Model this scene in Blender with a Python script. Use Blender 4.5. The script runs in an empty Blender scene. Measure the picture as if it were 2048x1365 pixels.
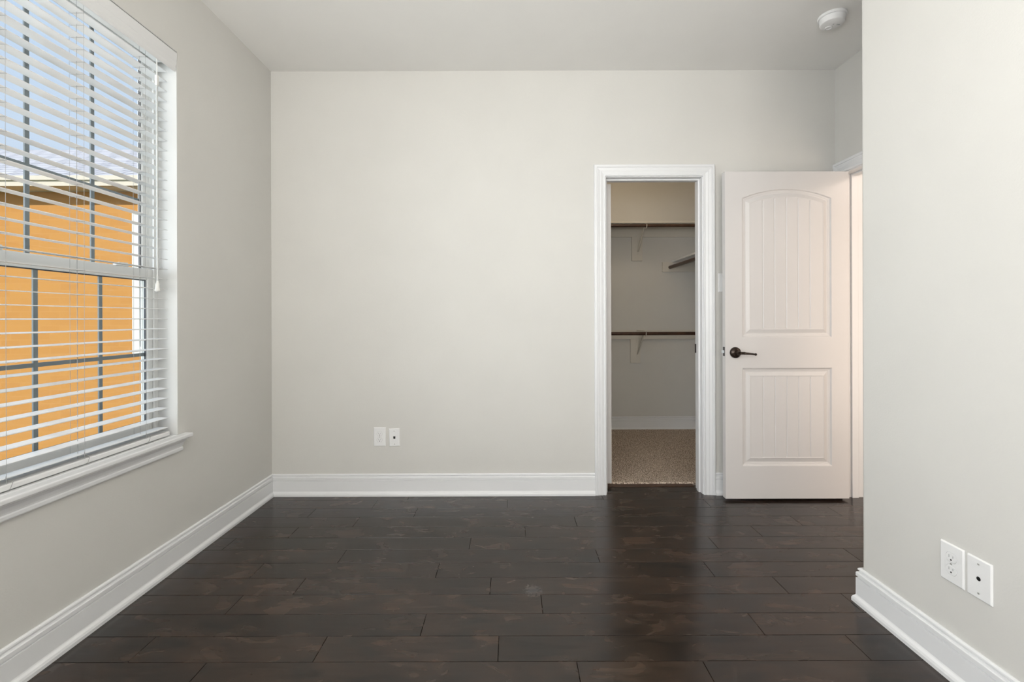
import bpy, bmesh, math, random
from mathutils import Vector, Matrix

random.seed(7)
scene = bpy.context.scene
COL = scene.collection

# ------------------------------------------------------------------ camera
FPX = 925.0                    # focal length in pixels of the 2048 px wide frame
CAMH = 1.14
cam_data = bpy.data.cameras.new('camera')
cam = bpy.data.objects.new('camera', cam_data)
COL.objects.link(cam)
cam_data.sensor_fit = 'HORIZONTAL'
cam_data.sensor_width = 36.0
cam_data.lens = FPX / 2048.0 * 36.0
cam_data.shift_y = -45.5 / 2048.0
cam_data.shift_x = -1.0 / 2048.0
cam_data.clip_start = 0.02
cam.matrix_world = Matrix.Translation((0, 0, CAMH)) @ Matrix.Rotation(math.radians(90), 4, 'X') @ Matrix.Rotation(-0.0030, 4, 'Z')
scene.camera = cam

# ------------------------------------------------------------------ world, sun, daylight and fill lamps, exposure
scene.view_settings.view_transform = 'Standard'
scene.view_settings.look = 'None'
scene.view_settings.gamma = 1.0
scene.view_settings.use_curve_mapping = False
scene.view_settings.exposure = 0.0

world = bpy.data.worlds.new('sky')
scene.world = world
world.use_nodes = True
wn = world.node_tree
wn.nodes.clear()
w_out = wn.nodes.new('ShaderNodeOutputWorld')
w_bg = wn.nodes.new('ShaderNodeBackground')
w_tc = wn.nodes.new('ShaderNodeTexCoord')
w_sep = wn.nodes.new('ShaderNodeSeparateXYZ')
w_rmp = wn.nodes.new('ShaderNodeValToRGB')
w_rmp.color_ramp.elements[0].position = 0.0
w_rmp.color_ramp.elements[0].color = (0.74, 0.84, 0.96, 1)
w_rmp.color_ramp.elements[1].position = 0.75
w_rmp.color_ramp.elements[1].color = (0.50, 0.68, 0.96, 1)
wn.links.new(w_tc.outputs['Generated'], w_sep.inputs[0])
wn.links.new(w_sep.outputs['Z'], w_rmp.inputs[0])
wn.links.new(w_rmp.outputs[0], w_bg.inputs['Color'])
w_bg.inputs['Strength'].default_value = 0.98
wn.links.new(w_bg.outputs[0], w_out.inputs[0])

def light(name, kind, loc, energy, color=(1, 1, 1), direction=None, **kw):
    d = bpy.data.lights.new(name, kind)
    d.energy = energy
    d.color = color
    for k, v in kw.items():
        setattr(d, k, v)
    o = bpy.data.objects.new(name, d)
    COL.objects.link(o)
    o.location = loc
    if direction is not None:
        o.rotation_euler = Vector(direction).to_track_quat('-Z', 'Y').to_euler()
    return o

light('sun', 'SUN', (4, -6, 8), 3.9, (1.0, 0.95, 0.86), (-0.30, 0.72, -0.46), angle=math.radians(1.2))
# added area lamp outside, out of view, boosting daylight through the side window
light('side_daylight_fill', 'AREA', (-3.35, 1.1, 1.75), 118, (0.90, 0.96, 1.0), (1, 0, 0), shape='RECTANGLE', size=2.2, size_y=2.6)
# added fill lamp against the window wall beside the camera; no opening there
light('near_fill', 'AREA', (-1.545, -0.95, 1.32), 60, (0.92, 0.955, 1.0), (1, 0.0, 0.0), shape='RECTANGLE', size=1.3, size_y=1.7)
# added fill lamp before the solid rear wall, tilted up to brighten the ceiling
light('rear_fill', 'AREA', (-0.1, -1.60, 1.35), 172, (1.0, 0.985, 0.95), (0, 0.36, 1), shape='RECTANGLE', size=2.6, size_y=1.7)

# ------------------------------------------------------------------ materials
def mat(name, color, rough=0.5, spec=0.5, metallic=0.0, bump=None, vary=None):
    m = bpy.data.materials.new(name)
    m.use_nodes = True
    nt = m.node_tree
    b = nt.nodes['Principled BSDF']
    b.inputs['Base Color'].default_value = (*color, 1)
    b.inputs['Roughness'].default_value = rough
    b.inputs['Specular IOR Level'].default_value = spec
    b.inputs['Metallic'].default_value = metallic
    tc = nt.nodes.new('ShaderNodeTexCoord')
    if bump:
        scale, strength, dist = bump
        n = nt.nodes.new('ShaderNodeTexNoise')
        n.inputs['Scale'].default_value = scale
        n.inputs['Detail'].default_value = 3
        bp = nt.nodes.new('ShaderNodeBump')
        bp.inputs['Strength'].default_value = strength
        bp.inputs['Distance'].default_value = dist
        nt.links.new(tc.outputs['Object'], n.inputs['Vector'])
        nt.links.new(n.outputs['Fac'], bp.inputs['Height'])
        nt.links.new(bp.outputs[0], b.inputs['Normal'])
    if vary:
        scale, amount = vary
        n = nt.nodes.new('ShaderNodeTexNoise')
        n.inputs['Scale'].default_value = scale
        n.inputs['Detail'].default_value = 4
        r = nt.nodes.new('ShaderNodeValToRGB')
        r.color_ramp.elements[0].position = 0.3
        r.color_ramp.elements[1].position = 0.7
        r.color_ramp.elements[0].color = (*[c * (1 - amount) for c in color], 1)
        r.color_ramp.elements[1].color = (*[min(1, c * (1 + amount)) for c in color], 1)
        nt.links.new(tc.outputs['Object'], n.inputs['Vector'])
        nt.links.new(n.outputs['Fac'], r.inputs[0])
        nt.links.new(r.outputs[0], b.inputs['Base Color'])
    return m

M_WALL = mat('greige_wall_paint', (0.65, 0.639, 0.610), 0.75, 0.25, bump=(160, 0.25, 0.0012), vary=(3, 0.015))
M_CEIL = mat('ceiling_paint', (0.86, 0.85, 0.825), 0.85, 0.2, bump=(140, 0.25, 0.0012), vary=(3, 0.015))
M_TRIM = mat('white_trim_paint', (0.775, 0.78, 0.79), 0.32, 0.5, bump=(30, 0.04, 0.001))
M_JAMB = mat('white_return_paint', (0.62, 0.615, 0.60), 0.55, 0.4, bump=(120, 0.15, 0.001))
M_DOOR = mat('white_door_paint', (0.685, 0.662, 0.652), 0.35, 0.5, bump=(60, 0.05, 0.001))
M_CLOSET = mat('closet_trim_paint', (0.655, 0.628, 0.57), 0.5, 0.4, bump=(60, 0.05, 0.001))
M_SLAT = mat('white_faux_wood', (0.74, 0.74, 0.74), 0.38, 0.5, bump=(40, 0.04, 0.001))
M_VALANCE = mat('white_valance', (0.74, 0.74, 0.74), 0.4, 0.5, bump=(40, 0.04, 0.001))
M_VINYL = mat('white_vinyl', (0.76, 0.76, 0.74), 0.35, 0.5, bump=(30, 0.03, 0.001))
M_MUNTIN = mat('grey_muntin', (0.20, 0.22, 0.23), 0.45, 0.4, bump=(30, 0.03, 0.001))
M_GASKET = mat('dark_gasket', (0.06, 0.065, 0.075), 0.6, 0.3, bump=(30, 0.03, 0.001))
M_CORD = mat('white_cord', (0.38, 0.38, 0.38), 0.8, 0.2, bump=(400, 0.2, 0.0005))
M_PLASTIC = mat('white_plastic', (0.82, 0.82, 0.82), 0.3, 0.5, bump=(60, 0.02, 0.0005))
M_WAND = mat('clear_grey_wand', (0.52, 0.54, 0.54), 0.2, 0.5, bump=(60, 0.02, 0.0005))
M_SLOT = mat('dark_slot', (0.012, 0.012, 0.012), 0.5, 0.3, bump=(60, 0.05, 0.0005))
M_SEAM = mat('grey_seam', (0.42, 0.42, 0.42), 0.6, 0.3, bump=(60, 0.05, 0.0005))
M_SCREW = mat('painted_screw', (0.60, 0.60, 0.58), 0.35, 0.5, 0.3, bump=(80, 0.05, 0.0005))
M_BRONZE = mat('oil_rubbed_bronze', (0.035, 0.022, 0.016), 0.25, 0.6, 0.55, vary=(60, 0.3))
M_LATCH = mat('dark_latch_plate', (0.06, 0.055, 0.055), 0.4, 0.5, 0.6, vary=(80, 0.2))
M_STEEL = mat('bolt_steel', (0.6, 0.6, 0.6), 0.3, 0.5, 0.9, vary=(80, 0.1))
M_ROD = mat('dark_stained_rod', (0.060, 0.028, 0.016), 0.4, 0.5, vary=(25, 0.3))
M_LAWN = mat('lawn', (0.10, 0.13, 0.05), 0.95, 0.1, bump=(40, 0.5, 0.02), vary=(6, 0.3))
M_FASCIA = mat('cream_fascia', (0.74, 0.68, 0.58), 0.6, 0.3, bump=(20, 0.05, 0.002))
M_NTRIM = mat('white_house_trim', (0.82, 0.82, 0.80), 0.5, 0.4, bump=(20, 0.05, 0.002))

def glass_mat():
    m = bpy.data.materials.new('window_glass')
    m.use_nodes = True
    nt = m.node_tree
    nt.nodes.clear()
    out = nt.nodes.new('ShaderNodeOutputMaterial')
    tr = nt.nodes.new('ShaderNodeBsdfTransparent')
    tr.inputs[0].default_value = (0.97, 0.98, 0.98, 1)
    gl = nt.nodes.new('ShaderNodeBsdfGlossy')
    gl.inputs['Roughness'].default_value = 0.02
    fr = nt.nodes.new('ShaderNodeFresnel')
    geo = nt.nodes.new('ShaderNodeNewGeometry')
    ior = nt.nodes.new('ShaderNodeMapRange')
    ior.inputs['To Min'].default_value = 1.25
    ior.inputs['To Max'].default_value = 0.8
    nt.links.new(geo.outputs['Backfacing'], ior.inputs['Value'])
    nt.links.new(ior.outputs[0], fr.inputs['IOR'])
    mx = nt.nodes.new('ShaderNodeMixShader')
    nt.links.new(fr.outputs[0], mx.inputs[0])
    nt.links.new(tr.outputs[0], mx.inputs[1])
    nt.links.new(gl.outputs[0], mx.inputs[2])
    nt.links.new(mx.outputs[0], out.inputs[0])
    return m
M_GLASS = glass_mat()

def floor_mat():
    m = bpy.data.materials.new('dark_hand_scraped_wood')
    m.use_nodes = True
    nt = m.node_tree
    N, L = nt.nodes, nt.links
    b = N['Principled BSDF']
    tc = N.new('ShaderNodeTexCoord')
    at = N.new('ShaderNodeAttribute')
    at.attribute_name = 'plank_tone'
    # every plank gets its own piece of the grain
    off = N.new('ShaderNodeVectorMath'); off.operation = 'MULTIPLY'
    off.inputs[1].default_value = (37.0, 19.0, 11.0)
    L.new(at.outputs['Fac'], off.inputs[0])
    add = N.new('ShaderNodeVectorMath'); add.operation = 'ADD'
    L.new(tc.outputs['Object'], add.inputs[0]); L.new(off.outputs[0], add.inputs[1])
    def noise(scale_vec, scale, detail, dist=0.0):
        mp = N.new('ShaderNodeVectorMath'); mp.operation = 'MULTIPLY'
        mp.inputs[1].default_value = scale_vec
        L.new(add.outputs[0], mp.inputs[0])
        n = N.new('ShaderNodeTexNoise')
        n.inputs['Scale'].default_value = scale
        n.inputs['Detail'].default_value = detail
        n.inputs['Distortion'].default_value = dist
        L.new(mp.outputs[0], n.inputs['Vector'])
        return n
    blot = noise((1.0, 2.0, 1), 6.0, 3, 0.9)
    grain = noise((1.0, 9.0, 1), 7.0, 5, 0.8)
    r1 = N.new('ShaderNodeValToRGB')
    r1.color_ramp.elements[0].position = 0.28; r1.color_ramp.elements[0].color = (0.005, 0.0036, 0.0031, 1)
    r1.color_ramp.elements[1].position = 0.74; r1.color_ramp.elements[1].color = (0.038, 0.0208, 0.0128, 1)
    L.new(blot.outputs['Fac'], r1.inputs[0])
    r2 = N.new('ShaderNodeValToRGB')
    r2.color_ramp.elements[0].position = 0.30; r2.color_ramp.elements[0].color = (0.50, 0.50, 0.50, 1)
    r2.color_ramp.elements[1].position = 0.70; r2.color_ramp.elements[1].color = (1.50, 1.47, 1.44, 1)
    L.new(grain.outputs['Fac'], r2.inputs[0])
    mul = N.new('ShaderNodeMix'); mul.data_type = 'RGBA'; mul.blend_type = 'MULTIPLY'
    mul.inputs['Factor'].default_value = 1.0
    L.new(r1.outputs[0], mul.inputs[6]); L.new(r2.outputs[0], mul.inputs[7])
    tone = N.new('ShaderNodeMapRange')
    tone.inputs['To Min'].default_value = 0.75; tone.inputs['To Max'].default_value = 1.3
    L.new(at.outputs['Fac'], tone.inputs['Value'])
    mul2 = N.new('ShaderNodeVectorMath'); mul2.operation = 'SCALE'
    L.new(mul.outputs[2], mul2.inputs[0]); L.new(tone.outputs[0], mul2.inputs['Scale'])
    # dusty scuff mark on one board
    sc = N.new('ShaderNodeVectorMath'); sc.operation = 'SUBTRACT'
    sc.inputs[1].default_value = (0.083, 1.935, 0.0)
    L.new(tc.outputs['Object'], sc.inputs[0])
    sc2 = N.new('ShaderNodeVectorMath'); sc2.operation = 'MULTIPLY'
    sc2.inputs[1].default_value = (1.0, 0.9, 0.0)
    L.new(sc.outputs[0], sc2.inputs[0])
    ln = N.new('ShaderNodeVectorMath'); ln.operation = 'LENGTH'
    L.new(sc2.outputs[0], ln.inputs[0])
    sn = N.new('ShaderNodeTexNoise'); sn.inputs['Scale'].default_value = 90; sn.inputs['Detail'].default_value = 5
    L.new(tc.outputs['Object'], sn.inputs['Vector'])
    sm = N.new('ShaderNodeMath'); sm.operation = 'MULTIPLY_ADD'
    sm.inputs[1].default_value = 0.09; L.new(sn.outputs['Fac'], sm.inputs[0]); L.new(ln.outputs['Value'], sm.inputs[2])
    sr = N.new('ShaderNodeMapRange')
    sr.inputs['From Min'].default_value = 0.092; sr.inputs['From Max'].default_value = 0.062
    sr.inputs['To Min'].default_value = 0.0; sr.inputs['To Max'].default_value = 0.12
    L.new(sm.outputs[0], sr.inputs['Value'])
    mixs = N.new('ShaderNodeMix'); mixs.data_type = 'RGBA'
    L.new(sr.outputs[0], mixs.inputs['Factor'])
    L.new(mul2.outputs[0], mixs.inputs[6]); mixs.inputs[7].default_value = (0.32, 0.32, 0.34, 1)
    L.new(mixs.outputs[2], b.inputs['Base Color'])
    rr = N.new('ShaderNodeMapRange')
    rr.inputs['To Min'].default_value = 0.14; rr.inputs['To Max'].default_value = 0.36
    L.new(blot.outputs['Fac'], rr.inputs['Value'])
    L.new(rr.outputs[0], b.inputs['Roughness'])
    b.inputs['Specular IOR Level'].default_value = 0.58
    wav = noise((0.7, 5.0, 1), 5.0, 2, 0.2)
    b1 = N.new('ShaderNodeBump'); b1.inputs['Strength'].default_value = 0.12; b1.inputs['Distance'].default_value = 0.004
    L.new(wav.outputs['Fac'], b1.inputs['Height'])
    b2 = N.new('ShaderNodeBump'); b2.inputs['Strength'].default_value = 0.10; b2.inputs['Distance'].default_value = 0.001
    L.new(grain.outputs['Fac'], b2.inputs['Height']); L.new(b1.outputs[0], b2.inputs['Normal'])
    L.new(b2.outputs[0], b.inputs['Normal'])
    return m
M_FLOOR = floor_mat()

def carpet_mat():
    m = bpy.data.materials.new('speckled_carpet')
    m.use_nodes = True
    nt = m.node_tree
    N, L = nt.nodes, nt.links
    b = N['Principled BSDF']
    b.inputs['Roughness'].default_value = 1.0
    b.inputs['Specular IOR Level'].default_value = 0.05
    tc = N.new('ShaderNodeTexCoord')
    n = N.new('ShaderNodeTexNoise'); n.inputs['Scale'].default_value = 130; n.inputs['Detail'].default_value = 3
    L.new(tc.outputs['Object'], n.inputs['Vector'])
    r = N.new('ShaderNodeValToRGB')
    e = r.color_ramp.elements
    e[0].position = 0.36; e[0].color = (0.15, 0.105, 0.075, 1)
    e[1].position = 0.64; e[1].color = (0.80, 0.68, 0.57, 1)
    L.new(n.outputs['Fac'], r.inputs[0])
    L.new(r.outputs[0], b.inputs['Base Color'])
    bp = N.new('ShaderNodeBump'); bp.inputs['Strength'].default_value = 0.9; bp.inputs['Distance'].default_value = 0.008
    L.new(n.outputs['Fac'], bp.inputs['Height'])
    L.new(bp.outputs[0], b.inputs['Normal'])
    return m
M_CARPET = carpet_mat()

def brick_mat():
    m = bpy.data.materials.new('orange_brick')
    m.use_nodes = True
    nt = m.node_tree
    N, L = nt.nodes, nt.links
    b = N['Principled BSDF']
    b.inputs['Roughness'].default_value = 0.85
    b.inputs['Specular IOR Level'].default_value = 0.15
    tc = N.new('ShaderNodeTexCoord')
    mp = N.new('ShaderNodeMapping')
    mp.inputs['Rotation'].default_value = (math.radians(-90), 0, 0)
    L.new(tc.outputs['Object'], mp.inputs['Vector'])
    br = N.new('ShaderNodeTexBrick')
    br.inputs['Scale'].default_value = 1.0
    br.inputs['Brick Width'].default_value = 0.21
    br.inputs['Row Height'].default_value = 0.075
    br.inputs['Mortar Size'].default_value = 0.006
    br.inputs['Color1'].default_value = (0.60, 0.30, 0.085, 1)
    br.inputs['Color2'].default_value = (0.57, 0.275, 0.078, 1)
    br.inputs['Mortar'].default_value = (0.60, 0.302, 0.092, 1)
    L.new(mp.outputs[0], br.inputs['Vector'])
    L.new(br.outputs['Color'], b.inputs['Base Color'])
    return m
M_BRICK = brick_mat()

def shingle_mat():
    m = bpy.data.materials.new('pale_grey_shingles')
    m.use_nodes = True
    nt = m.node_tree
    N, L = nt.nodes, nt.links
    b = N['Principled BSDF']
    b.inputs['Roughness'].default_value = 0.95
    b.inputs['Specular IOR Level'].default_value = 0.1
    tc = N.new('ShaderNodeTexCoord')
    br = N.new('ShaderNodeTexBrick')
    br.inputs['Scale'].default_value = 1.0
    br.inputs['Brick Width'].default_value = 0.30
    br.inputs['Row Height'].default_value = 0.19
    br.inputs['Mortar Size'].default_value = 0.016
    br.inputs['Color1'].default_value = (0.64, 0.62, 0.65, 1)
    br.inputs['Color2'].default_value = (0.54, 0.53, 0.56, 1)
    br.inputs['Mortar'].default_value = (0.28, 0.28, 0.31, 1)
    L.new(tc.outputs['Object'], br.inputs['Vector'])
    L.new(br.outputs['Color'], b.inputs['Base Color'])
    return m
M_ROOF = shingle_mat()

# ------------------------------------------------------------------ mesh helpers
class MB:
    def __init__(self):
        self.v = []; self.f = []
    def add(self, verts, faces):
        n = len(self.v)
        self.v += [tuple(p) for p in verts]
        self.f += [tuple(i + n for i in f) for f in faces]
        return self
    def box(self, x0, x1, y0, y1, z0, z1):
        return self.add([(x0, y0, z0), (x1, y0, z0), (x1, y1, z0), (x0, y1, z0), (x0, y0, z1), (x1, y0, z1), (x1, y1, z1), (x0, y1, z1)],
                        [(0, 3, 2, 1), (4, 5, 6, 7), (0, 1, 5, 4), (1, 2, 6, 5), (2, 3, 7, 6), (3, 0, 4, 7)])
    def rings(self, rings, closed=True, caps=True):
        """bridge a list of equally long point rings"""
        n = len(rings[0]); vs = [p for r in rings for p in r]; fs = []
        for i in range(len(rings) - 1):
            for j in range(n if closed else n - 1):
                k = (j + 1) % n
                fs.append((i * n + j, i * n + k, (i + 1) * n + k, (i + 1) * n + j))
        if caps:
            fs.append(tuple(reversed(range(n))))
            fs.append(tuple((len(rings) - 1) * n + j for j in range(n)))
        return self.add(vs, fs)
    def tube(self, path, radii, seg=12):
        if not hasattr(radii, '__len__'):
            radii = [radii] * len(path)
        P = [Vector(p) for p in path]; rings = []
        up = None
        for i, p in enumerate(P):
            t = (P[min(i + 1, len(P) - 1)] - P[max(i - 1, 0)]).normalized()
            if up is None:
                up = Vector((0, 0, 1)) if abs(t.z) < 0.9 else Vector((1, 0, 0))
            a = t.cross(up).normalized(); c = a.cross(t).normalized(); up = c
            rings.append([p + radii[i] * (math.cos(2 * math.pi * k / seg) * a + math.sin(2 * math.pi * k / seg) * c) for k in range(seg)])
        return self.rings(rings)
    def lathe(self, prof, origin, axis, seg=40):
        """prof: list of (radius, distance along axis)"""
        ax = Vector(axis).normalized(); o = Vector(origin)
        u = ax.cross(Vector((0, 0, 1)) if abs(ax.z) < 0.9 else Vector((1, 0, 0))).normalized(); w = ax.cross(u)
        rings = [[o + ax * d + max(r, 1e-5) * (math.cos(2 * math.pi * k / seg) * u + math.sin(2 * math.pi * k / seg) * w) for k in range(seg)] for r, d in prof]
        return self.rings(rings)
    def build(self, name, material, parent=None, local=False, bevel=0.0, smooth=False, segs=2):
        off = Vector((0, 0, 0))
        if parent is not None and not local:
            p = parent
            while p is not None:
                off += Vector(p.location); p = p.parent
        me = bpy.data.meshes.new(name)
        me.from_pydata([(x - off.x, y - off.y, z - off.z) for x, y, z in self.v], [], self.f)
        bm = bmesh.new(); bm.from_mesh(me)
        bmesh.ops.recalc_face_normals(bm, faces=bm.faces)
        bm.to_mesh(me); bm.free()
        me.materials.append(material)
        o = bpy.data.objects.new(name, me)
        COL.objects.link(o)
        if parent is not None:
            o.parent = parent
        if smooth:
            for p in me.polygons:
                p.use_smooth = True
            try:
                me.set_sharp_from_angle(angle=math.radians(35))
            except Exception:
                pass
        if bevel > 0:
            md = o.modifiers.new('edges', 'BEVEL')
            md.width = bevel; md.segments = segs; md.limit_method = 'ANGLE'
        return o

def empty(name, loc, rot=(0, 0, 0)):
    o = bpy.data.objects.new(name, None)
    COL.objects.link(o)
    o.location = loc; o.rotation_euler = rot
    o.empty_display_size = 0.05
    return o
def tag(o, label, category, group=None):
    o['label'] = label; o['category'] = category
    if group: o['group'] = group
    return o
def struct(o):
    o['kind'] = 'structure'
    return o
def copy_tree(o, parent=None):
    c = o.copy(); COL.objects.link(c); c.parent = parent
    for ch in list(o.children):
        copy_tree(ch, c)
    return c

# ------------------------------------------------------------------ room dimensions (metres, camera at x=0 y=0)
XL = -1.555       # window wall
YB = 2.984        # wall with the closet
XN = 1.387        # near right wall
YN = 1.842        # where it ends
XD = 2.085        # wall with the entry door
ZC = 2.738        # ceiling
WT = 0.115
YR = -1.75        # rear wall

# window opening
WY0, WY1, WZ0, WZ1 = 1.30, 2.15, 0.605, 2.385
# closet opening (jamb faces) and entry opening
CX0, CX1, CZ = 0.606, 1.224, 2.048
EY0, EY1, EZ = 2.125, 2.925, 2.045
JT = 0.018

struct(MB().box(XL - 0.16, XL, YR - 0.1, WY0, 0, ZC).box(XL - 0.16, XL, WY1, YB + WT, 0, ZC)
       .box(XL - 0.16, XL, WY0, WY1, 0, WZ0 - 0.02).box(XL - 0.16, XL, WY0, WY1, WZ1, ZC).build('wall_left', M_WALL))
struct(MB().box(XL, CX0 - JT, YB, YB + WT, 0, ZC).box(CX1 + JT, XD, YB, YB + WT, 0, ZC)
       .box(CX0 - JT, CX1 + JT, YB, YB + WT, CZ + JT, ZC).build('wall_back', M_WALL))
struct(MB().box(XN, XD + 0.13, YR - 0.1, YN, 0, ZC).build('wall_right', M_WALL, bevel=0.016, segs=5))
struct(MB().box(XD, XD + 0.13, YN, EY0 - JT, 0, ZC).box(XD, XD + 0.13, EY1 + JT, YB + WT, 0, ZC)
       .box(XD, XD + 0.13, EY0 - JT, EY1 + JT, EZ + JT, ZC).build('wall_entry', M_WALL))
struct(MB().box(XL, XN, YR - 0.1, YR, 0, ZC).build('wall_rear', M_WALL))
struct(MB().box(XL - 0.16, 4.1, YR - 0.1, 4.85, ZC, ZC + 0.15).build('ceiling', M_CEIL))
# hall beyond the entry door
struct(MB().box(3.9, 4.0, 1.2, 4.6, 0, ZC).box(XD + 0.13, 3.9, 1.2, 1.3, 0, ZC).box(XD + 0.13, 3.9, 4.5, 4.6, 0, ZC)
       .box(2.03, XD + 0.13, YB + WT, 4.6, 0, ZC).build('wall_hall', M_WALL))
# closet shell
KXL, KXR, KY = 0.30, 1.90, 4.69
struct(MB().box(KXL - 0.1, KXL, YB + WT, KY, 0, ZC).box(KXR, 2.03, YB + WT, KY, 0, ZC)
       .box(KXL - 0.1, 2.03, KY, KY + 0.1, 0, ZC).build('wall_closet', M_WALL))
YCARP = 3.165
struct(MB().box(KXL, KXR, YCARP, KY, -0.05, 0.014).build('floor_carpet', M_CARPET, bevel=0.008, segs=3))

# ------------------------------------------------------------------ plank floor
def build_floor():
    rnd = random.Random(3)
    PW = 0.1243
    y_first = 2.9025
    joints_px = {0: (1000.3, [819.5, 1201]), 1: (1000.3, [754.5, 1013.7, 1405]), 2: (1016, [632, 835, 1652.8]),
                 3: (1033.8, [719, 1147, 1577.6]), 4: (1053.3, [597, 1048.5, 1499]), 5: (1076.2, [471, 941, 1415]),
                 6: (1101.1, [691, 1189.7, 1687]), 7: (1127.5, [525.6, 877.6, 1406.7]), 8: (1156.5, [610, 980.8, 1543.4]),
                 9: (1189, [486, 1080, 1679]), 10: (1229, [851, 1494]), 11: (1271, [312, 654, 996, 1686]), 12: (1324, [411.8, 1151, 1403])}
    vs, fs, tones = [], [], []
    def quad(a, b, c, d, t):
        n = len(vs); vs.extend([a, b, c, d]); fs.append((n, n + 1, n + 2, n + 3)); tones.append(t)
    def plank(x0, x1, y0, y1, t):
        e, d = 0.0013, -0.0035
        ix0, ix1, iy0, iy1 = x0 + e, x1 - e, y0 + e, y1 - e
        quad((ix0, iy0, 0), (ix1, iy0, 0), (ix1, iy1, 0), (ix0, iy1, 0), t)
        quad((x0, y0, d), (x1, y0, d), (ix1, iy0, 0), (ix0, iy0, 0), t)
        quad((ix0, iy1, 0), (ix1, iy1, 0), (x1, y1, d), (x0, y1, d), t)
        quad((x0, y0, d), (ix0, iy0, 0), (ix0, iy1, 0), (x0, y1, d), t)
        quad((ix1, iy0, 0), (x1, y0, d), (x1, y1, d), (ix1, iy1, 0), t)
    XA, XB = XL - 0.02, 4.0
    row = -2
    y1 = y_first + 2 * PW
    while y1 > YR:
        y0 = y1 - PW
        idx = int(round((y_first - y1) / PW)) + 1      # row 0 ends at y_first
        if idx in joints_px:
            py, xs = joints_px[idx]
            d = FPX * CAMH / (py - 637.0)
            if idx == 0: d = YB
            cuts = sorted((x - 1025.0) * d / FPX for x in xs)
            cuts = [c for c in cuts if XA + 0.05 < c < XB]
            c = cuts[-1] + rnd.uniform(0.5, 1.2)
            while c < XB - 0.2:
                cuts.append(c); c += rnd.uniform(0.5, 1.2)
        else:
            cuts = []; c = XA + rnd.uniform(0.2, 1.2)
            while c < XB - 0.2:
                cuts.append(c); c += rnd.uniform(0.5, 1.2)
        edges = [XA] + cuts + [XB]
        ya, yb = y0, y1
        for a, b in zip(edges[:-1], edges[1:]):
            # boards under the closet doorway only run up to the carpet
            if yb > YCARP: yb2 = YCARP
            else: yb2 = yb
            if ya >= YCARP: continue
            plank(a, b, ya, yb2, rnd.random())
        y1 = y0
    # hall boards farther back
    y = YCARP
    while y < 4.5:
        plank(2.2, XB, y, min(y + PW, 4.5), rnd.random()); y += PW
    # sub-floor closing the slab from below
    n = len(vs)
    vs.extend([(XA, YR, -0.05), (XB, YR, -0.05), (XB, 4.6, -0.05), (XA, 4.6, -0.05)]); fs.append((n, n + 1, n + 2, n + 3)); tones.append(0.5)
    me = bpy.data.meshes.new('floor')
    me.from_pydata(vs, [], fs)
    at = me.attributes.new('plank_tone', 'FLOAT', 'FACE')
    at.data.foreach_set('value', tones)
    me.materials.append(M_FLOOR)
    o = bpy.data.objects.new('floor', me)
    COL.objects.link(o)
    bm = bmesh.new(); bm.from_mesh(me)
    for f in bm.faces:
        if f.normal.z < 0: f.normal_flip()
    bm.to_mesh(me); bm.free()
    return struct(o)
build_floor()
# dark reducer strip between boards and carpet
struct(MB().box(CX0, CX1, YCARP - 0.045, YCARP - 0.002, -0.003, 0.004).build('trim_threshold', M_ROD, bevel=0.002))

# ------------------------------------------------------------------ profiles swept along lines
BASE = [(0.0, 0.0), (0.024, 0.0), (0.024, 0.012), (0.021, 0.020), (0.015, 0.027), (0.0135, 0.031), (0.0135, 0.0975), (0.0075, 0.0985), (0.0075, 0.1030),
        (0.0135, 0.105), (0.0135, 0.118), (0.011, 0.1215), (0.0050, 0.1230), (0.0050, 0.1270), (0.0095, 0.131), (0.0085, 0.136), (0.004, 0.140), (0.0, 0.140)]
def baseboard(name, path, material=M_TRIM):
    """path: floor points along the wall face with the room on the right hand side of travel (mitred)"""
    P = [Vector((x, y)) for x, y in path]
    rings = []
    for i, p in enumerate(P):
        d1 = (P[i] - P[i - 1]).normalized() if i > 0 else None
        d2 = (P[i + 1] - P[i]).normalized() if i < len(P) - 1 else None
        n1 = Vector((d1.y, -d1.x)) if d1 else None
        n2 = Vector((d2.y, -d2.x)) if d2 else None
        if n1 is None: m = n2
        elif n2 is None: m = n1
        else:
            m = (n1 + n2); m = m / (m.dot(n1))
        rings.append([(p.x + m.x * u, p.y + m.y * u, z) for u, z in BASE])
    return struct(MB().rings(rings).build(name, material))

CASW = 0.073
cas_in = 0.005
baseboard('baseboard_left', [(XL, YR), (XL, YB), (CX0 + cas_in - CASW, YB)][:2] + [(CX0 - cas_in - CASW, YB)])
baseboard('baseboard_back', [(CX1 + cas_in + CASW, YB), (XD, YB)])
baseboard('baseboard_right', [(XD, YN), (XN, YN), (XN, YR)])
baseboard('baseboard_closet', [(KXL, YB + WT), (KXL, KY), (KXR, KY), (KXR, YB + WT)])

CASE = [(0.0, 0.0), (0.0, 0.010), (0.003, 0.0125), (0.010, 0.0125), (0.013, 0.0095), (0.016, 0.0105), (0.030, 0.0145), (0.033, 0.0145), (0.0345, 0.0125),
        (0.050, 0.0165), (0.054, 0.0165), (0.0555, 0.0145), (0.0575, 0.0185), (0.069, 0.0185), (0.073, 0.016), (0.073, 0.0)]
def casing(name, a0, a1, zt, place):
    """door casing round an opening a0..a1, zt; place(a, z, t) -> world point, t = distance off the wall"""
    rings = []
    rings.append([place(a0 - u, 0.0, t) for u, t in CASE])
    rings.append([place(a0 - u, zt + u, t) for u, t in CASE])
    rings.append([place(a1 + u, zt + u, t) for u, t in CASE])
    rings.append([place(a1 + u, 0.0, t) for u, t in CASE])
    return struct(MB().rings(rings).build(name, M_TRIM))
casing('trim_1', CX0 - cas_in, CX1 + cas_in, CZ + cas_in, lambda a, z, t: (a, YB - t, z))
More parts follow.
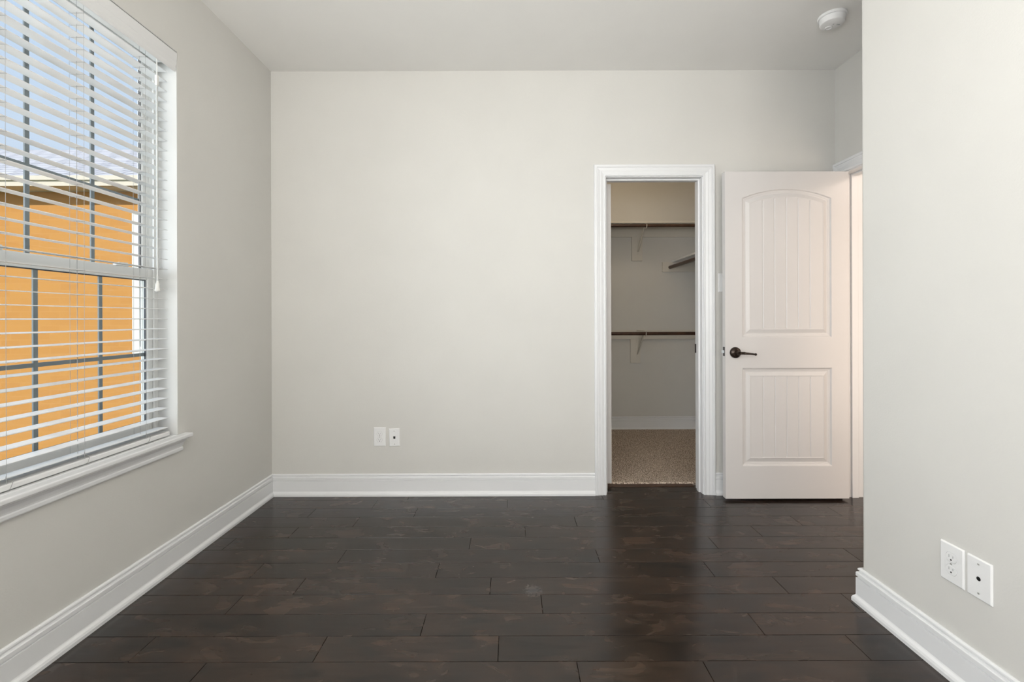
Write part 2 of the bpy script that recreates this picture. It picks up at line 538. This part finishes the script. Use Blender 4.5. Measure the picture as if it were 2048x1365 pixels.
casing('trim_2', EY0 - cas_in, EY1 - 0.012, EZ + cas_in, lambda a, z, t: (XD - t, a, z))

# jamb liners with stops
def liner_closet():
    m = MB()
    y0, y1 = YB - 0.001, YB + WT + 0.001
    m.box(CX0 - JT, CX0, y0, y1, 0, CZ + JT).box(CX1, CX1 + JT, y0, y1, 0, CZ + JT).box(CX0, CX1, y0, y1, CZ, CZ + JT)
    s0, s1, st = YB + 0.035, YB + 0.072, 0.011
    m.box(CX0, CX0 + st, s0, s1, 0, CZ - st).box(CX1 - st, CX1, s0, s1, 0, CZ - st).box(CX0, CX1, s0, s1, CZ - st, CZ)
    return struct(m.build('trim_3', M_TRIM, bevel=0.0015))
liner_closet()
def liner_entry():
    m = MB()
    x0, x1 = XD - 0.001, XD + 0.131
    m.box(x0, x1, EY0 - JT, EY0, 0, EZ + JT).box(x0, x1, EY1, EY1 + JT, 0, EZ + JT).box(x0, x1, EY0, EY1, EZ, EZ + JT)
    s0, s1, st = XD + 0.055, XD + 0.095, 0.011
    m.box(s0, s1, EY0, EY0 + st, 0, EZ - st).box(s0, s1, EY1 - st, EY1, 0, EZ - st).box(s0, s1, EY0, EY1, EZ - st, EZ)
    return struct(m.build('trim_4', M_TRIM, bevel=0.0015))
liner_entry()
sp = MB().box(CX1 - 0.0015, CX1 + 0.0005, YB + 0.078, YB + WT + 0.004, 0.905, 0.965).build('strike_plate', M_LATCH, bpy.data.objects['trim_3'], bevel=0.0005)
sp['label'] = 'dark metal strike plate'

# ------------------------------------------------------------------ panelled doors
def door_leaf(name, x0, x1, yf, yb, z0, z1):
    """leaf parallel to the closet wall, panelled face at yf looking towards -y"""
    root = MB()
    W = x1 - x0
    # panel outlines
    pxl, pxr = x0 + 0.104, x1 - 0.104
    low = (z0 + 0.201, z0 + 0.812)                     # bottom and top of the lower panel
    up = (z0 + 1.000, z0 + 1.868, z0 + 1.925)          # bottom, spring line and crown of the upper panel
    D_FIELD = 0.060
    grooves = 5
    g_w = 0.0045
    # parameter samples along the width
    ts = [0.0]
    fieldW = (pxr - pxl) - 2 * D_FIELD
    for k in range(grooves):
        c = (k + 1) / (grooves + 1)
        ts += [c - 2 * g_w / fieldW, c - g_w / fieldW, c, c + g_w / fieldW, c + 2 * g_w / fieldW]
        ts += [c + 0.5 / (grooves + 1)] if k < grooves - 1 else []
    ts += [0.5 / (grooves + 1), 1 - 0.5 / (grooves + 1), 1.0]
    ts = sorted(ts)
    n = len(ts)
    gi = [i for i, t in enumerate(ts) if any(abs(t - (k + 1) / (grooves + 1)) < 1e-6 for k in range(grooves))]
    half = (pxr - pxl) / 2; xc = (pxl + pxr) / 2
    rise = up[2] - up[1]
    R = (half * half + rise * rise) / (2 * rise); zc = up[2] - R
    prof = [(0.0, 0.0), (0.004, 0.0012), (0.008, 0.0065), (0.014, 0.0085), (0.018, 0.0085), (0.021, 0.0100), (0.028, 0.0100), (0.050, 0.0030), (0.053, 0.0042), (D_FIELD, 0.0045)]
    def outline(kind, d, depth, dip=False):
        lo, hi = (low[0] + d, low[1] - d) if kind == 'low' else (up[0] + d, None)
        pts_b, pts_t = [], []
        for i, t in enumerate(ts):
            x = pxl + d + t * (pxr - pxl - 2 * d)
            zt = hi if hi is not None else zc + math.sqrt(max((R - d) ** 2 - (x - xc) ** 2, 0))
            y = yf + depth + (0.0035 if (dip and i in gi) else 0.0)
            pts_b.append((x, y, lo)); pts_t.append((x, y, zt))
        return pts_b, pts_t
    m = root
    for kind in ('low', 'up'):
        loops = [outline(kind, d, dep, dip=(k == len(prof) - 1)) for k, (d, dep) in enumerate(prof)]
        rings = [b + list(reversed(t)) for b, t in loops]
        m.rings(rings, closed=True, caps=False)
        b, t = loops[-1]
        m.add(b + t, [(i, i + 1, n + i + 1, n + i) for i in range(n - 1)])
    b1, t1 = outline('low', 0, 0); b2, t2 = outline('up', 0, 0)
    def strip(lower, upper):
        k = len(lower)
        m.add(lower + upper, [(i, i + 1, k + i + 1, k + i) for i in range(k - 1)])
    strip([(p[0], yf, z0) for p in b1], b1)
    strip(t1, b2)
    strip(t2, [(p[0], yf, z1) for p in t2])
    for xa, xb in ((x0, pxl), (pxr, x1)):
        m.add([(xa, yf, z0), (xb, yf, z0), (xb, yf, z1), (xa, yf, z1)], [(0, 1, 2, 3)])
    # sides and back
    m.add([(x0, yf, z0), (x1, yf, z0), (x1, yf, z1), (x0, yf, z1), (x0, yb, z0), (x1, yb, z0), (x1, yb, z1), (x0, yb, z1)],
          [(4, 5, 6, 7), (0, 1, 5, 4), (2, 3, 7, 6), (1, 2, 6, 5), (0, 3, 7, 4)])
    me_o = m.build(name, M_DOOR)
    bm = bmesh.new(); bm.from_mesh(me_o.data)
    bmesh.ops.remove_doubles(bm, verts=bm.verts, dist=1e-5)
    bmesh.ops.recalc_face_normals(bm, faces=bm.faces)
    bm.to_mesh(me_o.data); bm.free()
    return me_o

LX0, LX1, LYF, LYB, LZ0, LZ1 = 1.3194, 2.085, 2.868, 2.906, 0.016, 2.046
door1 = struct(door_leaf('door_1', LX0, LX1, LYF, LYB, LZ0, LZ1))
hx, hz = LX0 + 0.061, CAMH - (707 - 637) / 322.5
handle = MB().lathe([(0.0345, 0.0), (0.0345, 0.004), (0.033, 0.009), (0.029, 0.014), (0.022, 0.018), (0.014, 0.020), (0.0125, 0.024), (0.012, 0.040), (0.013, 0.046), (0.013, 0.056), (0.010, 0.061), (0.001, 0.063)],
                    (hx, LYF, hz), (0, -1, 0)).build('door_handle', M_BRONZE, door1, smooth=True)
handle['label'] = 'dark bronze lever handle'
y_l = LYF - 0.051
MB().tube([(hx + 0.004, y_l, hz), (hx + 0.030, y_l, hz - 0.0005), (hx + 0.034, y_l - 0.001, hz - 0.001), (hx + 0.038, y_l - 0.001, hz - 0.002), (hx + 0.065, y_l - 0.002, hz - 0.004), (hx + 0.094, y_l, hz - 0.007), (hx + 0.098, y_l, hz - 0.0075), (hx + 0.103, y_l, hz - 0.008), (hx + 0.107, y_l, hz - 0.0085)],
          [0.009, 0.0085, 0.0095, 0.0078, 0.0062, 0.0056, 0.0078, 0.0078, 0.0035], 16).build('lever', M_BRONZE, handle, smooth=True)
lp = MB().box(LX0 - 0.0012, LX0 + 0.001, LYF + 0.007, LYF + 0.031, hz - 0.022, hz + 0.034).build('latch_plate', M_LATCH, door1, bevel=0.0006)
lp['label'] = 'dark latch plate'
MB().add([(LX0, LYF + 0.012, hz - 0.004), (LX0, LYF + 0.026, hz - 0.004), (LX0 - 0.011, LYF + 0.026, hz - 0.004),
          (LX0, LYF + 0.012, hz + 0.014), (LX0, LYF + 0.026, hz + 0.014), (LX0 - 0.011, LYF + 0.026, hz + 0.014)],
         [(0, 2, 1), (3, 4, 5), (0, 1, 4, 3), (1, 2, 5, 4), (2, 0, 3, 5)]).build('latch_bolt', M_STEEL, lp)
# closet door, swung into the closet: only its hinge edge faces the room
struct(MB().box(0.627, 0.664, YB + WT + 0.010, YB + WT + 0.62, 0.028, 2.042).build('door_2', M_DOOR, bevel=0.002))
d2 = bpy.data.objects['door_2']
for zc_ in (0.28, 1.05, 1.82):
    h = MB().box(0.632, 0.661, YB + WT + 0.008, YB + WT + 0.0105, zc_ - 0.045, zc_ + 0.045).build('hinge', M_DOOR, d2, bevel=0.0008)

# ------------------------------------------------------------------ window
win = empty('window_1', (XL - 0.12, (WY0 + WY1) / 2, WZ0)); struct(win)
# white painted return round the opening
XF = -1.645
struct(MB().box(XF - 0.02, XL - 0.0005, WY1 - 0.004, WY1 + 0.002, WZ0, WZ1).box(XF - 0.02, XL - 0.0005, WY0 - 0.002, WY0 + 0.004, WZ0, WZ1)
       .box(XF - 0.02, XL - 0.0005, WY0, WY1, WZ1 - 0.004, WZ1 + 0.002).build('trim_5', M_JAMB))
# outer frame with tracks
fw = 0.030
def ring_frame(m, x0, x1, y0, y1, z0, z1, wy, wz0, wz1):
    m.box(x0, x1, y0, y0 + wy, z0, z1).box(x0, x1, y1 - wy, y1, z0, z1).box(x0, x1, y0 + wy, y1 - wy, z0, z0 + wz0).box(x0, x1, y0 + wy, y1 - wy, z1 - wz1, z1)
    return m
m = MB()
Y0, Y1, Z0, Z1 = WY0 + 0.004, WY1 - 0.004, WZ0 + 0.001, WZ1 - 0.004
ring_frame(m, -1.715, -1.652, Y0, Y1, Z0, Z1, 0.012, 0.03, 0.02)
for xa, xb, w in ((-1.653, -1.645, 0.022), (-1.681, -1.6765, 0.026), (-1.692, -1.688, 0.020), (-1.710, -1.7065, 0.018)):
    ring_frame(m, xa, xb, Y0, Y1, Z0, Z1, w, 0.03, 0.025)
m.build('window_frame', M_VINYL, win, bevel=0.001)
ZM = 1.340
def sash(name, xc, z0, z1, stile, rail_b, rail_t, yl, yr, vy, hz_list, th=0.022):
    s = ring_frame(MB(), xc - th / 2, xc + th / 2, yl, yr, z0, z1, stile, rail_b, rail_t).build(name, M_VINYL, win, bevel=0.003)
    ga, gb, gz0, gz1 = yl + stile, yr - stile, z0 + rail_b, z1 - rail_t
    ring_frame(MB(), xc - 0.005, xc + 0.0035, ga, gb, gz0, gz1, 0.0035, 0.0035, 0.0035).build('gasket', M_GASKET, s)
    MB().box(xc - 0.003, xc - 0.001, ga, gb, gz0, gz1).build('glass', M_GLASS, s)
    mu = MB()
    for y in vy:
        mu.box(xc - 0.009, xc - 0.0035, y - 0.0080, y + 0.0080, gz0, gz1)
    for z in hz_list:
        mu.box(xc - 0.0088, xc - 0.0037, ga, gb, z - 0.0075, z + 0.0075)
    g = mu.build('muntins', M_MUNTIN, s); g['label'] = 'grey grid bars between the panes'
    return s
vyu = [1.871, 1.618]
up_s = sash('upper_sash', -1.693, ZM - 0.022, Z1 - 0.02, 0.030, 0.045, 0.035, Y0 + 0.012, Y1 - 0.012, vyu, [1.680, 2.006])
lo_s = sash('lower_sash', -1.665, Z0 + 0.030, ZM + 0.028, 0.036, 0.042, 0.050, Y0 + 0.012, Y1 - 0.012, [1.874, 1.618], [0.981])
for yy in (1.47, 1.96):
    lk = MB().box(-1.668, -1.650, yy - 0.03, yy + 0.03, ZM + 0.028, ZM + 0.034).tube([(-1.660, yy - 0.012, ZM + 0.038), (-1.656, yy + 0.03, ZM + 0.040)], [0.005, 0.004], 10)
    lk.build('sash_lock', M_VINYL, lo_s, bevel=0.001)

# stool and apron
struct(MB().box(-1.66, XL, WY0 + 0.001, WY1 - 0.001, WZ0 - 0.019, WZ0).box(XL, -1.513, WY0 - 0.042, WY1 + 0.042, WZ0 - 0.019, WZ0).build('trim_6', M_TRIM, bevel=0.005, segs=3))
apr = [(0.0, 0.0), (0.0, 0.0015), (0.0095, 0.0015), (0.0095, 0.008), (0.014, 0.014), (0.015, 0.022), (0.019, 0.034), (0.026, 0.046), (0.030, 0.052), (0.030, 0.056), (0.0, 0.056)]
apr = [(0.0, 0.0), (0.012, 0.0), (0.014, 0.004), (0.014, 0.014), (0.0115, 0.018), (0.0125, 0.024), (0.017, 0.038), (0.023, 0.048), (0.027, 0.052), (0.027, 0.058), (0.0, 0.058)]
za = WZ0 - 0.019 - 0.058
rings = []
for y, s in ((WY0 - 0.018, -1), (WY1 + 0.018, 1)):
    # mitred returns: the ends step in with the profile
    rings.append([(XL + u, y + s * (u - 0.020), za + z) for u, z in apr])
struct(MB().rings(rings).build('trim_7', M_TRIM))

# ------------------------------------------------------------------ blind
blind = empty('window_blind', (-1.60, 1.7225, WZ0))
tag(blind, 'white horizontal faux wood window blind with open slats above the sill', 'blind')
SX0, SX1, SY0, SY1 = -1.625, -1.575, 1.332, 2.114
pitch = 0.0452
z_ref = 1.1875
slats = MB()
k = -12
zs = [z_ref + i * pitch for i in range(-12, 25)]
zs = [z for z in zs if 0.650 < z < 2.300]
for z in zs:
    secs = []
    n = 6
    crown = 0.0006
    lean = 0.0022                                   # room-side edge hangs slightly lower
    pts = []
    for i in range(n + 1):
        t = i / n
        pts.append((SX0 + t * (SX1 - SX0), z + lean * (0.5 - t) + crown * (1 - (2 * t - 1) ** 2) + 0.0012))
    for i in range(n, -1, -1):
        t = i / n
        pts.append((SX0 + t * (SX1 - SX0), z + lean * (0.5 - t) + crown * (1 - (2 * t - 1) ** 2) - 0.0012))
    slats.rings([[(x, SY0, zz) for x, zz in pts], [(x, SY1, zz) for x, zz in pts]])
slats.build('slats', M_SLAT, blind)
# headrail and shaped valance
MB().box(-1.630, -1.572, SY0 - 0.004, SY1 + 0.006, 2.318, 2.368).build('headrail', M_SLAT, blind, bevel=0.002)
vp = [(0.0, 0.0), (0.0, 0.086), (0.013, 0.086), (0.0135, 0.080), (0.012, 0.060), (0.0105, 0.046), (0.0115, 0.042), (0.0095, 0.034), (0.0065, 0.022), (0.007, 0.016), (0.006, 0.006), (0.003, 0.0)]
vx, vz = -1.564, 2.288
MB().rings([[(vx + u, WY0 + 0.004, vz + z) for u, z in vp], [(vx + u, WY1 - 0.006, vz + z) for u, z in vp]]).build('valance', M_VALANCE, blind, bevel=0.0008)
# stacked slats and the bottom rail
MB().box(SX0, SX1, SY0, SY1, 0.6445, 0.6475).build('bottom_slat', M_SLAT, blind, bevel=0.001)
rail = [(-1.628, 0.609), (-1.572, 0.609), (-1.570, 0.612), (-1.570, 0.624), (-1.573, 0.628), (-1.627, 0.628), (-1.630, 0.624), (-1.630, 0.612)]
MB().rings([[(x, SY0 - 0.002, z) for x, z in rail], [(x, SY1 + 0.002, z) for x, z in rail]]).build('bottom_rail', M_SLAT, blind)
# ladder and lift cords
for yl in (1.4365, 1.700, 1.986):
    c = MB()
    for xx in (SX0 - 0.0015, SX1 + 0.0015):
        c.tube([(xx, yl, 2.32), (xx, yl, 0.628)], 0.0006, 6)
    for z in zs:
        c.tube([(SX0 - 0.0015, yl + 0.004, z - 0.0022), (SX1 + 0.0015, yl + 0.004, z - 0.0022)], 0.0006, 5)
    c.build('ladder_cord', M_CORD, blind)
    MB().tube([(-1.600, yl, 2.32), (-1.600, yl, 0.63)], 0.0009, 6).build('lift_cord', M_CORD, blind)
    MB().tube([(SX1 + 0.001, yl, 0.655), (SX1 + 0.003, yl - 0.004, 0.645), (SX1 + 0.010, yl + 0.012, 0.634), (SX1 + 0.008, yl + 0.006, 0.614), (SX1 + 0.006, yl, 0.608)], 0.0009, 6).build('cord_end', M_CORD, blind)
# tilt wand on its hook, with a grip at the bottom
wx, wy = -1.5630, 2.037
MB().tube([(wx - 0.01, wy, 2.30), (wx, wy, 2.285), (wx, wy, 2.215)], 0.002, 8).box(wx - 0.005, wx + 0.005, wy - 0.006, wy + 0.006, 2.17, 2.215).build('wand_hook', M_VINYL, blind, bevel=0.001)
wand = MB().tube([(wx, wy, 2.185), (wx, wy, 1.29)], 0.0042, 6).build('tilt_wand', M_WAND, blind)
MB().lathe([(0.006, 0.0), (0.0105, 0.004), (0.0095, 0.012), (0.008, 0.022), (0.0085, 0.032), (0.005, 0.040), (0.004, 0.048)], (wx, wy, 1.262), (0, 0, 1), 20).build('grip', M_VINYL, wand, smooth=True)

# ------------------------------------------------------------------ closet fittings
def shelf_bracket(parent, x, y_wall, z_top, reach, z_foot, arm=True):
    b = MB()
    b.box(x - 0.011, x + 0.011, y_wall - 0.003, y_wall, z_foot, z_top)                         # wall plate
    if arm:
        b.box(x - 0.011, x + 0.011, y_wall - reach, y_wall, z_top - 0.003, z_top)              # top arm
    b.tube([(x, y_wall - 0.004, z_foot + 0.03), (x, y_wall - reach * 0.80, z_top - 0.012)], 0.008, 8)
    # hook that cradles the rod
    yr = y_wall - reach + 0.005
    pts = [(x, yr + 0.03, z_top - 0.008)]
    for i in range(9):
        a = math.radians(60 - i * 30)
        pts.append((x, yr - 0.0 + 0.021 * math.sin(math.radians(90 - i * 30)) * 1.0, z_top - 0.028 - 0.021 + 0.021 - 0.021 * math.sin(math.radians(i * 30 - 30)) * 1.0))
    b.tube(pts[:1] + [(x, yr + 0.0215, z_top - 0.020), (x, yr + 0.0205, z_top - 0.034), (x, yr + 0.011, z_top - 0.0455), (x, yr - 0.002, z_top - 0.0475), (x, yr - 0.015, z_top - 0.0435), (x, yr - 0.021, z_top - 0.030), (x, yr - 0.0225, z_top - 0.014)], 0.0045, 8)
    return b.build('bracket', M_CLOSET, parent, bevel=0.0006)

# top shelf along the closet's back wall
sh = empty('closet_shelf', (1.2, KY, 2.04))
tag(sh, 'long beige closet shelf high across the back wall of the closet', 'shelf')
MB().box(KXL + 0.002, KXR - 0.002, KY - 0.302, KY - 0.001, 2.040, 2.060).build('shelf_board', M_CLOSET, sh, bevel=0.002)
MB().box(KXL + 0.002, KXR - 0.002, KY - 0.018, KY, 1.958, 2.040).build('cleat', M_CLOSET, sh, bevel=0.0015)
MB().box(1.208, 1.315, KY - 0.0185, KY - 0.0005, 1.717, 1.958).build('backing_board', M_CLOSET, sh, bevel=0.0015)
shelf_bracket(sh, 1.2705, KY - 0.0185, 2.040, 0.290, 1.78)
YROD = KY - 0.0185 - 0.290 + 0.0045
rod = MB().tube([(KXL + 0.003, YROD, 2.0145), (KXR - 0.003, YROD, 2.0145)], 0.0155, 20).build('closet_rod', M_ROD, smooth=True)
tag(rod, 'dark brown closet rod directly under the high back shelf', 'closet rod')
# lower hanging rail without a board
lr = empty('rod_rail', (1.2, KY, 1.0))
tag(lr, 'low beige wall rail with bracket holding the lower closet rod', 'rail')
MB().box(KXL + 0.002, KXR - 0.002, KY - 0.018, KY, 0.926, 1.018).build('cleat', M_CLOSET, lr, bevel=0.0015)
MB().box(1.190, 1.292, KY - 0.0185, KY - 0.0005, 0.686, 0.926).build('backing_board', M_CLOSET, lr, bevel=0.0015)
shelf_bracket(lr, 1.262, KY - 0.0185, 1.0165, 0.290, 0.745)
rod2 = MB().tube([(KXL + 0.003, YROD, 0.991), (KXR - 0.003, YROD, 0.991)], 0.0155, 20).build('closet_rod', M_ROD, smooth=True)
tag(rod2, 'dark brown lower closet rod at waist height on the back wall rail', 'closet rod')
# shelf and rod on the closet's right wall
s2 = empty('closet_shelf', (KXR, 4.0, 1.70))
tag(s2, 'short white closet shelf seen end on at the side wall below the high shelf', 'shelf')
MB().box(KXR - 0.285, KXR - 0.001, YB + WT + 0.02, KY - 0.003, 1.703, 1.722).build('shelf_board', M_TRIM, s2, bevel=0.002)
MB().box(1.516, KXR - 0.0005, KY - 0.018, KY - 0.0002, 1.605, 1.703).box(KXR - 0.018, KXR - 0.0002, YB + WT + 0.02, KY - 0.018, 1.605, 1.703).build('cleat', M_CLOSET, s2, bevel=0.0015)
rod3 = MB().tube([(1.592, KY - 0.019, 1.650), (1.592, YB + WT + 0.003, 1.650)], 0.0165, 20).build('closet_rod', M_ROD, smooth=True)
tag(rod3, 'dark brown closet rod under the short side shelf pointing towards the doorway', 'closet rod')

# ------------------------------------------------------------------ wall plates (built facing -y, then turned)
def plate_base(name, loc, rotz, w, h, tilt=0.0):
    root = empty(name, loc, (0, tilt, rotz))
    t = 0.0062
    e = 0.0032
    fr = [(-w / 2, 0, -h / 2), (w / 2, 0, -h / 2), (w / 2, 0, h / 2), (-w / 2, 0, h / 2)]
    r1 = [(x, -0.0022, z) for x, _, z in fr]
    r2 = [(x - math.copysign(e, x), -t, z - math.copysign(e, z)) for x, _, z in fr]
    MB().rings([fr, r1, r2]).build('faceplate', M_PLASTIC, root, local=True, bevel=0.0009)
    return root, t
def screw(root, x, z, t):
    s = MB().lathe([(0.0034, 0.0), (0.0034, 0.0008), (0.0018, 0.0014), (0.0005, 0.0015)], (x, -t + 0.0002, z), (0, -1, 0), 16).build('screw', M_SCREW, root, local=True, smooth=True)
    MB().box(x - 0.0028, x + 0.0028, -t - 0.0016, -t - 0.0010, z - 0.0005, z + 0.0005).build('slot', M_SLOT, s, local=True)
def outlet(name, loc, rotz, w, h, label):
    root, t = plate_base(name, loc, rotz, w, h)
    for zc2 in (0.0195, -0.0195):
        pts = []
        for k2 in range(40):
            a = 2 * math.pi * k2 / 40
            x = 0.0172 * math.cos(a); z = 0.0172 * math.sin(a)
            z = max(-0.0142, min(0.0142, z))
            pts.append((x, z))
        m = MB().rings([[(x * 1.0, -t + 0.0008, zc2 + z) for x, z in pts], [(x, -t - 0.0009, zc2 + z) for x, z in pts]])
        rec = m.build('receptacle', M_PLASTIC, root, local=True, bevel=0.0004)
        MB().rings([[(x * 1.05, -t + 0.0006, zc2 + z * 1.05) for x, z in pts], [(x * 1.05, -t - 0.0002, zc2 + z * 1.05) for x, z in pts]]).build('seam', M_SEAM, rec, local=True)
        MB().box(-0.0077, -0.0053, -t - 0.0012, -t, zc2 - 0.0010, zc2 + 0.0078).box(0.0054, 0.0076, -t - 0.0012, -t, zc2 + 0.0002, zc2 + 0.0072).build('slots', M_SEAM, rec, local=True)
        MB().lathe([(0.0026, 0.0), (0.0026, 0.0012), (0.0005, 0.0012)], (0, -t, zc2 - 0.0072), (0, -1, 0), 16).build('ground_hole', M_SLOT, rec, local=True)
    screw(root, 0, 0, t)
    return tag(root, label, 'outlet')
outlet('wall_outlet', (-0.858, YB, 0.378), 0, 0.078, 0.122, 'white double socket outlet low on the beige wall facing us, between window wall and closet')
outlet('wall_outlet', (XN, 1.458, 0.361), -math.pi / 2, 0.079, 0.122, 'white double socket outlet on the near wall above its baseboard, next to cable plate')
root, t = plate_base('phone_jack', (-0.763, YB, 0.374), 0, 0.070, 0.115, tilt=math.radians(-2.0))
MB().box(-0.0075, 0.0075, -t - 0.0006, -t + 0.0005, -0.008, 0.0095).build('jack', M_SEAM, root, local=True, bevel=0.0003)
MB().box(-0.0062, 0.0062, -t - 0.0010, -t, -0.0068, 0.0070).box(-0.003, 0.003, -t - 0.0010, -t, -0.0088, -0.006).build('jack_opening', M_SLOT, root, local=True)
screw(root, 0, 0.042, t); screw(root, 0, -0.042, t)
tag(root, 'slightly crooked white phone jack plate with a square black port', 'phone jack')
root, t = plate_base('cable_jack', (XN, 1.3725, 0.361), -math.pi / 2, 0.0745, 0.121)
MB().lathe([(0.0062, 0.0), (0.0062, 0.0006), (0.0055, 0.0012), (0.001, 0.0012)], (0, -t, 0.001), (0, -1, 0), 24).build('port', M_SLOT, root, local=True)
screw(root, 0, 0.044, t); screw(root, 0, -0.042, t)
tag(root, 'white blank cable plate with a round black hole in its middle', 'cable jack')
root, t = plate_base('light_switch', (1.3655, YB, 1.366), 0, 0.077, 0.122)
MB().add([(-0.0165, -t, -0.033), (0.0165, -t, -0.033), (0.0165, -t, 0.033), (-0.0165, -t, 0.033), (-0.0165, -t - 0.001, -0.033), (0.0165, -t - 0.001, -0.033), (0.0165, -t - 0.0045, 0.033), (-0.0165, -t - 0.0045, 0.033)],
         [(0, 3, 2, 1), (4, 5, 6, 7), (0, 1, 5, 4), (1, 2, 6, 5), (2, 3, 7, 6), (3, 0, 4, 7)]).build('rocker', M_PLASTIC, root, local=True, bevel=0.0006)
tag(root, 'white light switch plate half hidden behind the open door edge', 'light switch')

# ------------------------------------------------------------------ smoke detector
sx, sy = 1.700, 2.452
sd = empty('smoke_detector', (sx, sy, ZC))
tag(sd, 'round white smoke detector on the ceiling above the open door', 'smoke detector')
MB().lathe([(0.066, 0.0), (0.067, 0.003), (0.067, 0.011), (0.0645, 0.014), (0.058, 0.0145)], (sx, sy, ZC), (0, 0, -1), 56).build('base_ring', M_PLASTIC, sd, smooth=True)
MB().lathe([(0.060, 0.013), (0.060, 0.018), (0.0585, 0.022), (0.0575, 0.037), (0.0555, 0.042), (0.050, 0.0450), (0.001, 0.047)], (sx, sy, ZC), (0, 0, -1), 56).build('cover', M_PLASTIC, sd, smooth=True)
MB().lathe([(0.017, 0.045), (0.017, 0.0475), (0.015, 0.0505), (0.0125, 0.0475), (0.001, 0.0470)], (sx - 0.004, sy + 0.024, ZC), (0, 0, -1), 32).build('test_button', M_PLASTIC, sd, smooth=True)
v = MB()
for dx, dy, w, l in ((0.002, -0.006, 0.002, 0.004), (0.028, -0.004, 0.008, 0.0025)):
    v.box(sx + dx - w, sx + dx + w, sy + dy - l, sy + dy + l, ZC - 0.0478, ZC - 0.0452)
v.build('vent_slots', M_SEAM, sd)

# ------------------------------------------------------------------ warm hall lamp, plus unseen fill lamps added for hall and closet
light('hall_lamp_light', 'POINT', (2.90, 1.75, 2.29), 12, (1.0, 0.83, 0.71), shadow_soft_size=0.09)
light('hall_fill_light', 'AREA', (3.0, 1.34, 1.05), 26, (1.0, 0.83, 0.69), (0, 1, 0), shape='RECTANGLE', size=1.3, size_y=1.9)  # added panel lamp, spreads warm light down the door leaf
light('closet_fill_light', 'POINT', (1.0, 3.75, ZC - 0.12), 6.5, (1.0, 0.80, 0.56), shadow_soft_size=0.12)  # added unseen lamp that lifts the dim closet

# ------------------------------------------------------------------ outside: lawn and the neighbouring house
struct(MB().add([(-30, -20, -0.35), (30, -20, -0.35), (30, 40, -0.35), (-30, 40, -0.35)], [(0, 1, 2, 3)]).build('ground', M_LAWN))
NY = 4.90
def ring_frame_y(x0, x1, y0, y1, z0, z1, w, h):
    return MB().box(x0, x0 + w, y0, y1, z0, z1).box(x1 - w, x1, y0, y1, z0, z1).box(x0 + w, x1 - w, y0, y1, z0, z0 + h).box(x0 + w, x1 - w, y0, y1, z1 - h, z1)
hs = empty('neighbour_house', (-7.0, NY, -0.35))
tag(hs, 'orange brick house with pale shingle roof outside the window', 'house')
MB().box(-14.0, -2.6, NY, NY + 0.25, -0.35, 2.60).build('brick_wall', M_BRICK, hs)
# roof slope, eave boards
ov = 0.20
ez, rz, ry = 2.600, 4.08, NY + 3.1
rf = MB().rings([[(-14.4, NY - ov, ez), (-14.4, ry, rz), (-14.4, ry, rz - 0.06), (-14.4, NY - ov, ez - 0.05)], [(-2.2, NY - ov, ez), (-2.2, ry, rz), (-2.2, ry, rz - 0.06), (-2.2, NY - ov, ez - 0.05)]]).build('roof', M_ROOF, hs)
MB().box(-14.4, -2.2, NY - ov - 0.02, NY - ov + 0.01, ez - 0.105, ez - 0.015).box(-14.4, -2.2, NY - ov - 0.04, NY - ov - 0.02, ez - 0.05, ez - 0.005).build('fascia', M_FASCIA, hs)
MB().box(-14.4, -2.2, NY - ov, NY + 0.02, ez - 0.105, ez - 0.09).build('soffit', M_FASCIA, hs)
# white framed window at the end of the brick wall
nwx0, nwx1, nwz0, nwz1 = -4.005, -2.9, 0.78, 2.26
nw = ring_frame_y(nwx0, nwx1, NY - 0.03, NY + 0.02, nwz0, nwz1, 0.075, 0.07)
nf = nw.build('window', M_NTRIM, hs)
MB().box(nwx0 + 0.07, nwx1 - 0.07, NY - 0.015, NY - 0.005, nwz0 + 0.07, nwz1 - 0.07).build('pane', mat('dim_pane', (0.25, 0.28, 0.32), 0.1, 0.6, vary=(2, 0.1)), nf)
